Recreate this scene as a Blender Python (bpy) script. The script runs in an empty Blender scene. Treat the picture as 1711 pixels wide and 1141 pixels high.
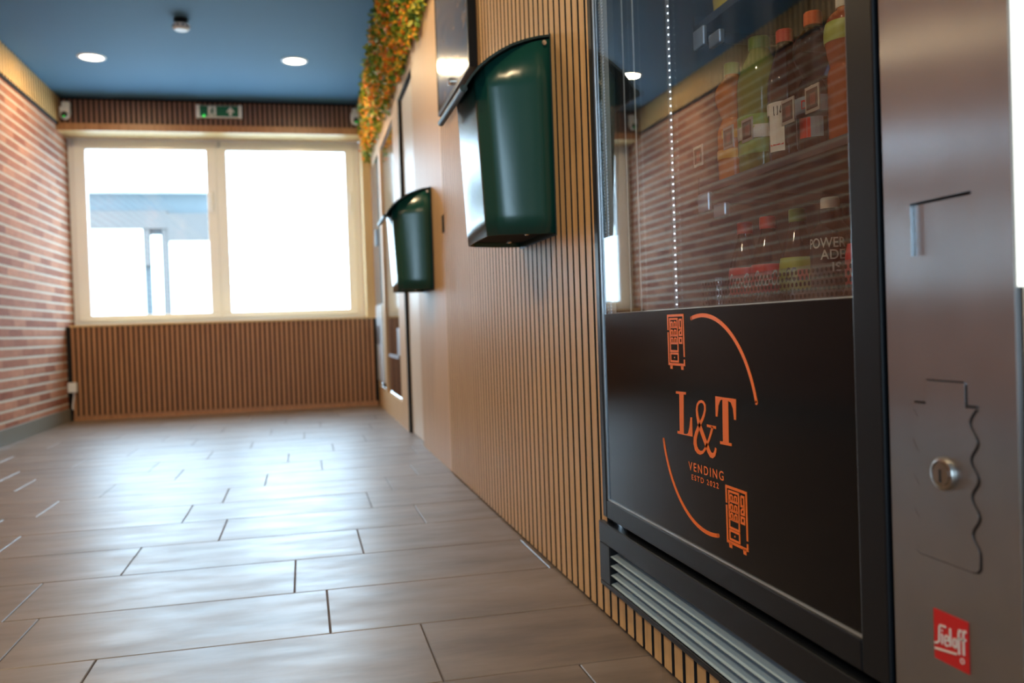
import bpy, bmesh, math, random
from mathutils import Vector, Matrix
PI = math.pi
S = bpy.context.scene
C = S.collection
random.seed(7)

# ------------------------------------------------------------------ camera
CAMP = Vector((-0.566, 0.0, 0.5812))
YAW, PITCH, ROLL = math.radians(13.2874), math.radians(-0.9242), math.radians(-1.9529)
fw = Vector((math.sin(YAW) * math.cos(PITCH), math.cos(YAW) * math.cos(PITCH), math.sin(PITCH)))
rt = Vector((math.cos(YAW), -math.sin(YAW), 0))
up = rt.cross(fw)
r2 = math.cos(ROLL) * rt + math.sin(ROLL) * up
u2 = -math.sin(ROLL) * rt + math.cos(ROLL) * up
cam = bpy.data.cameras.new('camera')
cam.sensor_width = 36.0
cam.lens = 36.0 * 1472.72 / 1711.0
cam.clip_start = 0.02
cam.clip_end = 200
cam.dof.use_dof = True
cam.dof.focus_distance = 1.36
cam.dof.aperture_fstop = 4.5
co = bpy.data.objects.new('camera', cam)
C.objects.link(co)
M = Matrix.Identity(4)
for i, v in enumerate((r2, u2, -fw, CAMP)):
    for k in range(3):
        M[k][i] = v[k]
co.matrix_world = M
S.camera = co

# ------------------------------------------------------------------ world, exposure, big lights
S.view_settings.view_transform = 'Standard'
S.view_settings.look = 'None'
S.view_settings.exposure = 0.2
S.view_settings.gamma = 1.0
S.view_settings.use_curve_mapping = False
W = bpy.data.worlds.new('sky')
S.world = W
W.use_nodes = True
bg = W.node_tree.nodes['Background']
bg.inputs[0].default_value = (0.58, 0.81, 1.03, 1)
bg.inputs[1].default_value = 14.0


def portal(name, loc, rot, sx, sy):
    L = bpy.data.lights.new(name, 'AREA')
    L.shape = 'RECTANGLE'
    L.size, L.size_y = sx, sy
    L.cycles.is_portal = True
    o = bpy.data.objects.new(name, L)
    o.location = loc
    o.rotation_euler = rot
    C.objects.link(o)


portal('window_portal', (-1.15, 7.40, 1.41), (-PI / 2, 0, 0), 2.3, 1.5)
portal('entrance_portal', (-1.325, -2.50, 1.11), (PI / 2, 0, 0), 0.68, 2.0)


def sky_clamp():
    cy = S.cycles
    cy.max_bounces = 10
    cy.diffuse_bounces = 5
    cy.glossy_bounces = 5
    cy.transmission_bounces = 8
    cy.transparent_max_bounces = 12
    cy.sample_clamp_indirect = 6.0
    cy.caustics_reflective = False
    cy.caustics_refractive = False


sky_clamp()

# ------------------------------------------------------------------ materials
def mat(name, col=(0.8, 0.8, 0.8), rough=0.5, metal=0.0, **kw):
    m = bpy.data.materials.new(name)
    m.use_nodes = True
    b = m.node_tree.nodes['Principled BSDF']
    b.inputs['Base Color'].default_value = (*col, 1)
    b.inputs['Roughness'].default_value = rough
    b.inputs['Metallic'].default_value = metal
    for k, v in kw.items():
        b.inputs[k.replace('_', ' ')].default_value = v
    return m


def N(m, t, **kw):
    n = m.node_tree.nodes.new(t)
    for k, v in kw.items():
        setattr(n, k, v)
    return n


def LK(m, a, b):
    m.node_tree.links.new(a, b)


def bsdf(m):
    return m.node_tree.nodes['Principled BSDF']


def ramp(m, fac, stops):
    r = N(m, 'ShaderNodeValToRGB')
    e = r.color_ramp.elements
    e[0].position, e[0].color = stops[0][0], (*stops[0][1], 1)
    e[1].position, e[1].color = stops[-1][0], (*stops[-1][1], 1)
    for p, c in stops[1:-1]:
        x = e.new(p)
        x.color = (*c, 1)
    LK(m, fac, r.inputs[0])
    return r.outputs[0]


def objcoord(m, scale):
    t = N(m, 'ShaderNodeTexCoord')
    mp = N(m, 'ShaderNodeMapping')
    mp.inputs['Scale'].default_value = scale
    LK(m, t.outputs['Object'], mp.inputs[0])
    return mp.outputs[0]


def noise(m, vec, scale=1.0, detail=4.0, rough=0.55):
    n = N(m, 'ShaderNodeTexNoise')
    n.inputs['Scale'].default_value = scale
    n.inputs['Detail'].default_value = detail
    n.inputs['Roughness'].default_value = rough
    LK(m, vec, n.inputs['Vector'])
    return n.outputs[0]


def bump(m, h, strength=0.2, dist=0.01):
    b = N(m, 'ShaderNodeBump')
    b.inputs['Strength'].default_value = strength
    b.inputs['Distance'].default_value = dist
    LK(m, h, b.inputs['Height'])
    LK(m, b.outputs[0], bsdf(m).inputs['Normal'])


def wood(name, dark, mid, light, rough=0.42, grain=(60, 60, 2.2)):
    m = mat(name, mid, rough)
    v = objcoord(m, grain)
    f = noise(m, v, 1.0, 6.0, 0.6)
    c = ramp(m, f, [(0.28, dark), (0.5, mid), (0.72, light)])
    LK(m, c, bsdf(m).inputs['Base Color'])
    bump(m, f, 0.08, 0.002)
    return m


M_oak = wood('oak_veneer', (0.56, 0.32, 0.125), (0.68, 0.41, 0.17), (0.75, 0.48, 0.215), 0.5)
M_oakpanel = wood('oak_panel', (0.50, 0.31, 0.155), (0.56, 0.355, 0.185), (0.61, 0.40, 0.22), 0.5)
M_oakpale = wood('pale_oak_door', (0.62, 0.49, 0.36), (0.70, 0.57, 0.43), (0.76, 0.63, 0.49), 0.42)
M_walnut = wood('walnut_slat', (0.30, 0.125, 0.045), (0.40, 0.18, 0.065), (0.47, 0.225, 0.09), 0.4)
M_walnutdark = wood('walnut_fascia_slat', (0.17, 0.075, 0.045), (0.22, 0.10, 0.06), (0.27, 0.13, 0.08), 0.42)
M_goldoak = wood('golden_oak', (0.55, 0.36, 0.15), (0.63, 0.43, 0.19), (0.69, 0.49, 0.23), 0.4)
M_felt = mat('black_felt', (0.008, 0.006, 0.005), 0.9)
M_black = mat('black_plastic', (0.012, 0.012, 0.013), 0.4)
M_blackmetal = mat('black_powder_coat', (0.009, 0.010, 0.012), 0.36, 0.0, Specular_IOR_Level=0.2)
M_gloss = mat('black_gloss_film', (0.003, 0.004, 0.006), 0.14, Specular_IOR_Level=0.22)
M_inner = mat('cabinet_interior', (0.018, 0.018, 0.02), 0.5)
M_tray = mat('tray_grey', (0.035, 0.04, 0.055), 0.45)
M_alu = mat('satin_aluminium', (0.62, 0.66, 0.70), 0.38, 0.85)
M_spacer = mat('glazing_spacer', (0.82, 0.86, 0.84), 0.4, 0.2)
M_louver = mat('louver_grey', (0.38, 0.50, 0.58), 0.32)
M_chrome = mat('chrome', (0.85, 0.83, 0.78), 0.12, 1.0)
M_brass = mat('brassy_lock', (0.46, 0.44, 0.41), 0.28, 1.0)
M_orange = mat('orange_vinyl', (0.98, 0.19, 0.02), 0.5)
M_red = mat('red_enamel', (0.62, 0.018, 0.02), 0.35)
M_white = mat('white_plastic', (0.78, 0.77, 0.74), 0.4)
M_pvc = mat('white_pvc', (0.86, 0.87, 0.89), 0.25)
M_paper = mat('white_print', (0.75, 0.72, 0.66), 0.5)
M_green = mat('green_enamel', (0.008, 0.060, 0.046), 0.22)
M_greendark = mat('dark_green_enamel', (0.004, 0.020, 0.016), 0.4)
M_kick = mat('grey_baseboard_tile', (0.16, 0.155, 0.13), 0.45)
M_grout = mat('grout', (0.075, 0.06, 0.048), 0.9)
M_plaster = mat('plaster', (0.62, 0.58, 0.52), 0.8)
M_ground = mat('paving_outside', (0.55, 0.54, 0.52), 0.9)
M_exit = mat('exit_green', (0.0, 0.115, 0.045), 0.4)
M_led_g = mat('green_led', (0, 0.4, 0.05), 0.4, Emission_Color=(0.05, 1, 0.12, 1), Emission_Strength=0.9)
M_lamp = mat('lamp_diffuser', (1, 0.9, 0.75), 0.4, Emission_Color=(1.0, 0.86, 0.62, 1), Emission_Strength=9.0)
M_led = mat('led_white', (1, 1, 1), 0.4, Emission_Color=(0.82, 0.92, 1.0, 1), Emission_Strength=5.0)
M_backlit = mat('backlit_panel', (0.9, 0.9, 0.88), 0.4, Emission_Color=(0.90, 1.0, 0.98, 1), Emission_Strength=1.3)


def ceiling_mat():
    m = mat('blue_ceiling_paint', (0.072, 0.178, 0.29), 0.72, Specular_IOR_Level=0.3)
    f = noise(m, objcoord(m, (1, 1, 1)), 90, 3)
    bump(m, f, 0.05, 0.002)
    return m


def brick_mat():
    m = mat('brick_slips', (0.5, 0.25, 0.16), 0.85, Specular_IOR_Level=0.2)
    t = N(m, 'ShaderNodeTexCoord')
    s = N(m, 'ShaderNodeSeparateXYZ')
    LK(m, t.outputs['Object'], s.inputs[0])
    zz = N(m, 'ShaderNodeMath', operation='ADD')
    LK(m, s.outputs[2], zz.inputs[0])
    zz.inputs[1].default_value = -0.009 + 0.061 * 10
    cb = N(m, 'ShaderNodeCombineXYZ')
    LK(m, s.outputs[1], cb.inputs[0])
    LK(m, zz.outputs[0], cb.inputs[1])
    b = N(m, 'ShaderNodeTexBrick')
    b.offset = 0.37
    b.inputs['Scale'].default_value = 1.0
    b.inputs['Brick Width'].default_value = 0.235
    b.inputs['Row Height'].default_value = 0.061
    b.inputs['Mortar Size'].default_value = 0.002
    b.inputs['Mortar Smooth'].default_value = 0.3
    b.inputs['Color1'].default_value = (0.235, 0.078, 0.042, 1)
    b.inputs['Color2'].default_value = (0.42, 0.19, 0.112, 1)
    b.inputs['Mortar'].default_value = (0.13, 0.07, 0.05, 1)
    LK(m, cb.outputs[0], b.inputs['Vector'])
    n = noise(m, objcoord(m, (1, 14, 40)), 1.0, 5)
    mx = N(m, 'ShaderNodeMix', data_type='RGBA', blend_type='MULTIPLY')
    mx.inputs[0].default_value = 0.55
    LK(m, b.outputs[0], mx.inputs[6])
    LK(m, ramp(m, n, [(0.3, (0.62, 0.6, 0.6)), (0.7, (1.15, 1.1, 1.05))]), mx.inputs[7])
    # the thick pale bed joints run between the courses
    d = N(m, 'ShaderNodeMath', operation='DIVIDE')
    LK(m, zz.outputs[0], d.inputs[0])
    d.inputs[1].default_value = 0.061
    fr = N(m, 'ShaderNodeMath', operation='FRACT')
    LK(m, d.outputs[0], fr.inputs[0])
    sb = N(m, 'ShaderNodeMath', operation='SUBTRACT')
    LK(m, fr.outputs[0], sb.inputs[0])
    sb.inputs[1].default_value = 0.5
    ab = N(m, 'ShaderNodeMath', operation='ABSOLUTE')
    LK(m, sb.outputs[0], ab.inputs[0])
    n2 = noise(m, objcoord(m, (1, 30, 30)), 1.0, 3)
    wob = N(m, 'ShaderNodeMath', operation='MULTIPLY_ADD')
    LK(m, n2, wob.inputs[0])
    wob.inputs[1].default_value = 0.08
    LK(m, ab.outputs[0], wob.inputs[2])
    j = ramp(m, wob.outputs[0], [(0.405, (0, 0, 0)), (0.44, (1, 1, 1))])
    m2 = N(m, 'ShaderNodeMix', data_type='RGBA')
    LK(m, j, m2.inputs[0])
    LK(m, mx.outputs[2], m2.inputs[6])
    m2.inputs[7].default_value = (0.46, 0.41, 0.33, 1)
    LK(m, m2.outputs[2], bsdf(m).inputs['Base Color'])
    inv = N(m, 'ShaderNodeMath', operation='SUBTRACT')
    inv.inputs[0].default_value = 1.0
    LK(m, j, inv.inputs[1])
    bump(m, inv.outputs[0], 0.5, 0.006)
    return m


def tile_mat():
    m = mat('stoneware_tile', (0.2, 0.15, 0.12), 0.3, Specular_IOR_Level=0.62)
    g = N(m, 'ShaderNodeNewGeometry')
    f = noise(m, objcoord(m, (3, 11, 3)), 1.0, 7, 0.62)
    ad = N(m, 'ShaderNodeMath', operation='MULTIPLY_ADD')
    LK(m, g.outputs['Random Per Island'], ad.inputs[0])
    ad.inputs[1].default_value = 0.12
    LK(m, f, ad.inputs[2])
    c = ramp(m, ad.outputs[0], [(0.36, (0.098, 0.068, 0.048)), (0.55, (0.150, 0.108, 0.080)), (0.78, (0.200, 0.152, 0.120))])
    LK(m, c, bsdf(m).inputs['Base Color'])
    f2 = noise(m, objcoord(m, (5, 16, 5)), 1.0, 6, 0.6)
    r = N(m, 'ShaderNodeMapRange')
    r.inputs['From Min'].default_value = 0.3
    r.inputs['From Max'].default_value = 0.7
    r.inputs['To Min'].default_value = 0.34
    r.inputs['To Max'].default_value = 0.46
    LK(m, f2, r.inputs[0])
    LK(m, r.outputs[0], bsdf(m).inputs['Roughness'])
    bump(m, f2, 0.05, 0.003)
    return m


def steel_mat():
    m = mat('brushed_steel', (0.50, 0.48, 0.46), 0.27, 1.0, Anisotropic=1.0)
    f = noise(m, objcoord(m, (900, 900, 4)), 1.0, 2)
    bump(m, f, 0.05, 0.0006)
    n = noise(m, objcoord(m, (5, 9, 7)), 1.0, 5)
    LK(m, ramp(m, n, [(0.35, (0.44, 0.45, 0.465)), (0.68, (0.52, 0.53, 0.545))]), bsdf(m).inputs['Base Color'])
    t = N(m, 'ShaderNodeTangent', direction_type='RADIAL', axis='Z')
    LK(m, t.outputs[0], bsdf(m).inputs['Tangent'])
    return m


def glass_mat(name, tint=(1, 1, 1), n_surf=2.0, f0=0.04, rough=0.0, dirt=0.0):
    """clear glazing: Schlick reflection over a see-through pane"""
    m = bpy.data.materials.new(name)
    m.use_nodes = True
    nt = m.node_tree
    nt.nodes.remove(nt.nodes['Principled BSDF'])
    out = nt.nodes['Material Output']
    g = N(m, 'ShaderNodeNewGeometry')
    dt = N(m, 'ShaderNodeVectorMath', operation='DOT_PRODUCT')
    LK(m, g.outputs['Normal'], dt.inputs[0])
    LK(m, g.outputs['Incoming'], dt.inputs[1])

    def mth(op, a, b=None):
        n = N(m, 'ShaderNodeMath', operation=op)
        for i, x in enumerate((a, b)):
            if x is None:
                continue
            if isinstance(x, (int, float)):
                n.inputs[i].default_value = x
            else:
                LK(m, x, n.inputs[i])
        return n.outputs[0]
    c = mth('ABSOLUTE', dt.outputs['Value'])
    s = mth('POWER', mth('SUBTRACT', 1.0, c), 5.0)
    R = mth('ADD', mth('MULTIPLY', s, 1 - f0), f0)
    Rn = mth('DIVIDE', mth('MULTIPLY', R, n_surf), mth('ADD', mth('MULTIPLY', R, n_surf - 1.0), 1.0))
    tr = N(m, 'ShaderNodeBsdfTransparent')
    tr.inputs[0].default_value = (*tint, 1)
    gl = N(m, 'ShaderNodeBsdfGlossy')
    gl.inputs['Roughness'].default_value = rough
    gl.inputs['Color'].default_value = (1, 1, 1, 1)
    mx = N(m, 'ShaderNodeMixShader')
    LK(m, Rn, mx.inputs[0])
    LK(m, tr.outputs[0], mx.inputs[1])
    LK(m, gl.outputs[0], mx.inputs[2])
    last = mx.outputs[0]
    if dirt > 0:
        df = N(m, 'ShaderNodeBsdfDiffuse')
        df.inputs[0].default_value = (0.8, 0.82, 0.85, 1)
        nn = noise(m, objcoord(m, (6, 40, 3)), 1.0, 6)
        f = mth('MULTIPLY', ramp(m, nn, [(0.45, (0, 0, 0)), (0.8, (1, 1, 1))]), dirt)
        m2 = N(m, 'ShaderNodeMixShader')
        LK(m, f, m2.inputs[0])
        LK(m, last, m2.inputs[1])
        LK(m, df.outputs[0], m2.inputs[2])
        last = m2.outputs[0]
    LK(m, last, out.inputs['Surface'])
    return m


M_ceil = ceiling_mat()
M_brick = brick_mat()
M_tile = tile_mat()
M_steel = steel_mat()
M_wglass = glass_mat('window_glass', (0.98, 1.0, 1.0), 1.5)
M_vglass = glass_mat('cooler_glass', (0.93, 0.95, 0.97), 1.8, dirt=0.03)
M_guard = glass_mat('clear_guard', (0.86, 0.88, 0.9), 1.5, dirt=0.12)
M_darkglass = mat('dark_front_glass', (0.035, 0.024, 0.022), 0.07)
M_boardglass = mat('showcase_backing', (0.16, 0.13, 0.125), 0.16)


def bump_scratch(m):
    f = noise(m, objcoord(m, (14, 10, 22)), 1.0, 5)
    LK(m, ramp(m, f, [(0.35, (0.09, 0.10, 0.13)), (0.55, (0.20, 0.165, 0.15)), (0.75, (0.30, 0.25, 0.22))]), bsdf(m).inputs['Base Color'])


bump_scratch(M_boardglass)

# ------------------------------------------------------------------ mesh helpers
class MB:
    def __init__(s):
        s.v, s.f, s.mi = [], [], []

    def add(s, vs, fs, mi=0):
        o = len(s.v)
        s.v += [tuple(v) for v in vs]
        s.f += [tuple(i + o for i in f) for f in fs]
        s.mi += [mi] * len(fs)
        return s

    def box(s, x0, x1, y0, y1, z0, z1, mi=0, faces=None):
        vs = [(x0, y0, z0), (x1, y0, z0), (x1, y1, z0), (x0, y1, z0), (x0, y0, z1), (x1, y0, z1), (x1, y1, z1), (x0, y1, z1)]
        fs = [(0, 3, 2, 1), (4, 5, 6, 7), (0, 1, 5, 4), (1, 2, 6, 5), (2, 3, 7, 6), (3, 0, 4, 7)]
        s.add(vs, fs, mi)
        if faces:   # per-face material: order -z +z -y +x +y -x
            for i, q in enumerate(faces):
                s.mi[-6 + i] = q
        return s

    def prism(s, pts, axis, a, b, mi=0):
        """polygon pts (2-D) extruded along axis from a to b"""
        def P(p, t):
            return {'x': (t, p[0], p[1]), 'y': (p[0], t, p[1]), 'z': (p[0], p[1], t)}[axis]
        n = len(pts)
        vs = [P(p, a) for p in pts] + [P(p, b) for p in pts]
        fs = [tuple(range(n))[::-1], tuple(range(n, 2 * n))]
        fs += [(i, (i + 1) % n, n + (i + 1) % n, n + i) for i in range(n)]
        return s.add(vs, fs, mi)

    def lathe(s, prof, c=(0, 0, 0), n=28, axis='z', mi=0, caps=True):
        vs, fs = [], []
        for r, h in prof:
            for k in range(n):
                a = 2 * PI * k / n
                p = (r * math.cos(a), r * math.sin(a), h)
                if axis == 'x':
                    p = (h, r * math.cos(a), r * math.sin(a))
                elif axis == 'y':
                    p = (r * math.cos(a), h, r * math.sin(a))
                vs.append((p[0] + c[0], p[1] + c[1], p[2] + c[2]))
        m = len(prof)
        for i in range(m - 1):
            for k in range(n):
                k2 = (k + 1) % n
                fs.append((i * n + k, i * n + k2, (i + 1) * n + k2, (i + 1) * n + k))
        if caps:
            fs.append(tuple(range(n))[::-1])
            fs.append(tuple((m - 1) * n + k for k in range(n)))
        return s.add(vs, fs, mi)

    def tube(s, pts, r, n=8, mi=0):
        pts = [Vector(p) for p in pts]
        vs, fs = [], []
        for i, p in enumerate(pts):
            d = (pts[min(i + 1, len(pts) - 1)] - pts[max(i - 1, 0)]).normalized()
            a = d.orthogonal().normalized() if abs(d.z) > 0.9 else d.cross(Vector((0, 0, 1))).normalized()
            b = d.cross(a)
            for k in range(n):
                t = 2 * PI * k / n
                vs.append(p + r * (math.cos(t) * a + math.sin(t) * b))
        for i in range(len(pts) - 1):
            for k in range(n):
                k2 = (k + 1) % n
                fs.append((i * n + k, i * n + k2, (i + 1) * n + k2, (i + 1) * n + k))
        fs += [tuple(range(n)), tuple((len(pts) - 1) * n + k for k in range(n))]
        return s.add(vs, fs, mi)

    def ribbon(s, pts, w, x0, x1, mi=0, closed=False):
        """flat stroke in the wall plane: pts are (y,z); w one width or one per point"""
        P = [Vector(p) for p in pts]
        n = len(P)
        ws = w if isinstance(w, (list, tuple)) else [w] * n
        L, R = [], []
        for i in range(n):
            a = P[(i - 1) % n] if (closed or i > 0) else P[i]
            b = P[(i + 1) % n] if (closed or i < n - 1) else P[i]
            d1 = (P[i] - a).normalized() if (P[i] - a).length > 1e-9 else (b - P[i]).normalized()
            d2 = (b - P[i]).normalized() if (b - P[i]).length > 1e-9 else d1
            t = d1 + d2
            t = t.normalized() if t.length > 1e-6 else d1
            nn = Vector((-t.y, t.x))
            k = max(0.45, nn.dot(Vector((-d1.y, d1.x))))
            h = ws[i] / 2 / k
            L.append(P[i] + nn * h)
            R.append(P[i] - nn * h)
        m = n if closed else n - 1
        for i in range(m):
            j = (i + 1) % n
            q = [L[i], L[j], R[j], R[i]]
            vs = [(x0, p.x, p.y) for p in q] + [(x1, p.x, p.y) for p in q]
            s.add(vs, [(0, 1, 2, 3), (7, 6, 5, 4), (0, 4, 5, 1), (2, 6, 7, 3), (1, 5, 6, 2), (3, 7, 4, 0)], mi)
        return s


def obj(name, mb, mats, parent=None, base=None, smooth=None, bevel=0.0, recalc=True):
    """one mesh object from world coordinates; parts are stored relative to their thing's base"""
    if parent is not None:
        b = Vector(parent.get('_b', (0, 0, 0)))
    else:
        b = Vector(base) if base else Vector((0, 0, 0))
    me = bpy.data.meshes.new(name)
    me.from_pydata([tuple(Vector(v) - b) for v in mb.v], [], mb.f)
    for m in (mats if isinstance(mats, (list, tuple)) else [mats]):
        me.materials.append(m)
    for p, i in zip(me.polygons, mb.mi):
        p.material_index = i
    me.validate()
    if recalc:
        bm = bmesh.new()
        bm.from_mesh(me)
        bmesh.ops.recalc_face_normals(bm, faces=bm.faces)
        bm.to_mesh(me)
        bm.free()
    if smooth is not None:
        me.shade_smooth()
        me.set_sharp_from_angle(angle=math.radians(smooth))
    me.update()
    o = bpy.data.objects.new(name, me)
    C.objects.link(o)
    if parent is not None:
        o.parent = parent
        o['_b'] = tuple(b)
    else:
        o.location = b
        o['_b'] = tuple(b)
    if bevel > 0:
        md = o.modifiers.new('bevel', 'BEVEL')
        md.width = bevel
        md.segments = 2
        md.limit_method = 'ANGLE'
    return o


def thing(name, label, cat, loc, group=None):
    o = bpy.data.objects.new(name, None)
    o.empty_display_size = 0.05
    o.location = loc
    o['_b'] = tuple(loc)
    o['label'], o['category'] = label, cat
    if group:
        o['group'] = group
    C.objects.link(o)
    return o


def tag(o, label, cat, group=None, kind=None):
    o['label'], o['category'] = label, cat
    if group:
        o['group'] = group
    if kind:
        o['kind'] = kind
    return o


def struct(name, mb, mats, smooth=None, bevel=0.0, parent=None):
    o = obj(name, mb, mats, parent, smooth=smooth, bevel=bevel)
    if parent is None:
        o['kind'] = 'structure'
    return o


def dup(root, loc):
    r = root.copy()
    C.objects.link(r)
    r.location = loc
    for ch in list(root.children):
        c = ch.copy()
        C.objects.link(c)
        c.parent = r
        for g in list(ch.children):
            d = g.copy()
            C.objects.link(d)
            d.parent = c
    return r


def text2d(body, shear=0.0, bold=0.0, space=1.0):
    """outline of a word as (verts2D, faces), scaled into a unit box"""
    cu = bpy.data.curves.new('t', 'FONT')
    cu.body = body
    cu.shear = shear
    cu.offset = bold
    cu.space_character = space
    o = bpy.data.objects.new('t', cu)
    C.objects.link(o)
    dg = bpy.context.evaluated_depsgraph_get()
    me = bpy.data.meshes.new_from_object(o.evaluated_get(dg))
    vs = [(v.co.x, v.co.y) for v in me.vertices]
    fs = [tuple(p.vertices) for p in me.polygons]
    bpy.data.objects.remove(o)
    bpy.data.curves.remove(cu)
    bpy.data.meshes.remove(me)
    x0, x1 = min(v[0] for v in vs), max(v[0] for v in vs)
    y0, y1 = min(v[1] for v in vs), max(v[1] for v in vs)
    return [((a - x0) / (x1 - x0), (b - y0) / (y1 - y0)) for a, b in vs], fs


def wall_text(mb, body, yl, yr, zb, zt, x, mi=0, shear=0.0, bold=0.0, tilt=0.0):
    vs, fs = text2d(body, shear, bold)
    mb.add([(x, yl + (yr - yl) * a, zb + (zt - zb) * b + tilt * a) for a, b in vs], fs, mi)


def far_text(mb, body, xl, xr, zb, zt, y, mi=0):
    vs, fs = text2d(body)
    mb.add([(xl + (xr - xl) * a, y, zb + (zt - zb) * b) for a, b in vs], fs, mi)


# ------------------------------------------------------------------ the room
D = 7.05        # face of the far slats
WP = 7.30       # window plane
XL = -2.264     # brick face
H = 2.38        # ceiling
Y0 = -2.4       # back of the room

# floor: individual tiles of a staggered 30 x 60 bond over grout
mb = MB()
mb.box(XL - 0.1, 0.9, Y0 - 0.1, WP + 0.15, -0.06, -0.0025, 1)
rows = {-2: -.126, -1: -.36, 0: -.535, 1: -.606, 2: -.432, 3: -.227, 4: -.365, 5: -.268, 6: -.137, 7: -.508, 8: -.656, 9: -.44, 10: -.26, 11: -.583}
g = 0.0022
for n in range(-14, 19):
    ya, yb = 1.74 + .3 * n + g / 2, 1.74 + .3 * (n + 1) - g / 2
    xo = rows.get(n, -random.random() * .59)
    x = xo + 1.19
    while x > XL - 0.02:
        xa, xb = max(x - .5955, XL), min(x, 0.055)
        if xb - xa > 0.02:
            a, b = xa + g / 2, xb - g / 2
            e = 0.0016
            t = [(a + e, ya + e, 0), (b - e, ya + e, 0), (b - e, yb - e, 0), (a + e, yb - e, 0)]
            q = [(a, ya, -.0016), (b, ya, -.0016), (b, yb, -.0016), (a, yb, -.0016)]
            mb.add(t + q, [(0, 1, 2, 3)] + [(4 + i, 4 + (i + 1) % 4, (i + 1) % 4, i) for i in range(4)], 0)
        x -= .5955
struct('floor', mb, [M_tile, M_grout])

struct('ceiling', MB().box(XL - 0.1, 0.9, Y0 - 0.1, WP + 0.15, H, H + 0.1), M_ceil)

struct('wall_left', MB().box(XL - 0.1, XL, Y0, WP + 0.15, 0, H), M_brick)
struct('baseboard_left', MB().box(XL, XL + 0.012, Y0, D + 0.01, 0, 0.095), M_kick, bevel=0.002)
# slat fascia above the bricks, with its black strip
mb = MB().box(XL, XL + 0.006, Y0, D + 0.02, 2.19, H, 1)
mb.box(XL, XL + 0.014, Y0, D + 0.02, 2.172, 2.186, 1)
y = D + 0.012
while y > Y0:
    mb.box(XL + 0.006, XL + 0.018, y - 0.036, y, 2.188, H - 0.002, 0, (1, 1, 1, 0, 1, 1))
    y -= 0.055
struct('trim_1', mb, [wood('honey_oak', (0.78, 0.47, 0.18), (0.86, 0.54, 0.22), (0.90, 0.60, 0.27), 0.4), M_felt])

# far wall: slats below the window, sill, fascia above, reveals
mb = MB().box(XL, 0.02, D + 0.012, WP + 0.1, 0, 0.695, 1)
x = -2.228
while x < -0.03:
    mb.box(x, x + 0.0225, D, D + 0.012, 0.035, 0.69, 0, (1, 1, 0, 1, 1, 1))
    x += 0.0363
mb.box(-2.232, -0.005, D + 0.004, D + 0.012, 0.0, 0.035, 0)
struct('wall_far', mb, [M_walnut, M_felt])
struct('trim_2', MB().box(-2.236, -0.004, D - 0.006, WP - 0.03, 0.69, 0.704), M_goldoak, bevel=0.001)
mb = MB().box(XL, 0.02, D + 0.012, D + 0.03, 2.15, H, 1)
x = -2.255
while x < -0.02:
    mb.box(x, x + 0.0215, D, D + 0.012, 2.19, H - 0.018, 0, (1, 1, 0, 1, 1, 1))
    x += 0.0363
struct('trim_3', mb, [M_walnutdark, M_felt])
struct('trim_4', MB().box(XL, -0.02, D - 0.006, WP + 0.02, 2.135, 2.185, 0).box(XL, -0.02, D - 0.02, D - 0.006, 2.134, 2.186, 1), [M_goldoak, M_walnut])
struct('trim_5', MB().box(-0.07, 0.02, D + 0.0, WP + 0.1, 0.70, 2.135), M_goldoak)
struct('wall_far_lintel', MB().box(XL, 0.9, WP - 0.02, WP + 0.15, 2.185, H), M_plaster)

# window_1: two sashes in one white frame
WX0, WX1, WXM = XL + 0.004, -0.072, -1.178
WZ0, WZ1 = 0.704, 2.134
win = bpy.data.objects.new('window_1', None)
win['kind'] = 'structure'
win['_b'] = (0, 0, 0)
C.objects.link(win)
mb = MB()
fy0, fy1 = WP - 0.0, WP + 0.07
mb.box(WX0, WX1, fy0 + .012, fy1, WZ1 - 0.05, WZ1).box(WX0, WX1, fy0 + .012, fy1, WZ0, WZ0 + 0.045)
mb.box(WX0, WX0 + 0.05, fy0 + .012, fy1, WZ0 + .045, WZ1 - .05).box(WX1 - 0.06, WX1, fy0 + .012, fy1, WZ0 + .045, WZ1 - .05)
mb.box(WXM - 0.02, WXM + 0.02, fy0 + .012, fy1, WZ0 + .045, WZ1 - .05)
obj('window_frame', mb, M_pvc, win, bevel=0.003)
for (a, b, ga, gb) in ((WX0 + 0.035, WXM - 0.008, -2.135, -1.262), (WXM + 0.008, WX1 - 0.045, -1.108, -0.190)):
    za, zb = WZ0 + 0.03, WZ1 - 0.035
    mb = MB()
    mb.box(a, b, fy0, fy0 + .05, 2.05, zb).box(a, b, fy0, fy0 + .05, za, 0.778)
    mb.box(a, ga, fy0, fy0 + .05, 0.778, 2.05).box(gb, b, fy0, fy0 + .05, 0.778, 2.05)
    s = obj('sash', mb, M_pvc, win, bevel=0.004)
    obj('glass_pane', MB().box(ga - .006, gb + .006, fy0 + .024, fy0 + .030, 0.772, 2.056), M_wglass, s)
    hx = gb + 0.04
    hb = MB().box(hx - .012, hx + .012, fy0 - .010, fy0, 1.66, 1.73)
    hb.box(hx - .009, hx + .009, fy0 - .030, fy0 - .010, 1.69, 1.71).box(hx - .009, hx + .009, fy0 - .034, fy0 - .020, 1.57, 1.71)
    obj('window_handle', hb, M_white, s, bevel=0.003)
    obj('hinge_cover', MB().lathe([(.008, 2.075), (.009, 2.08), (.009, 2.115), (.008, 2.12)], (a + .006, fy0 - .006, 0), 12), M_alu, s, smooth=40)

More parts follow.
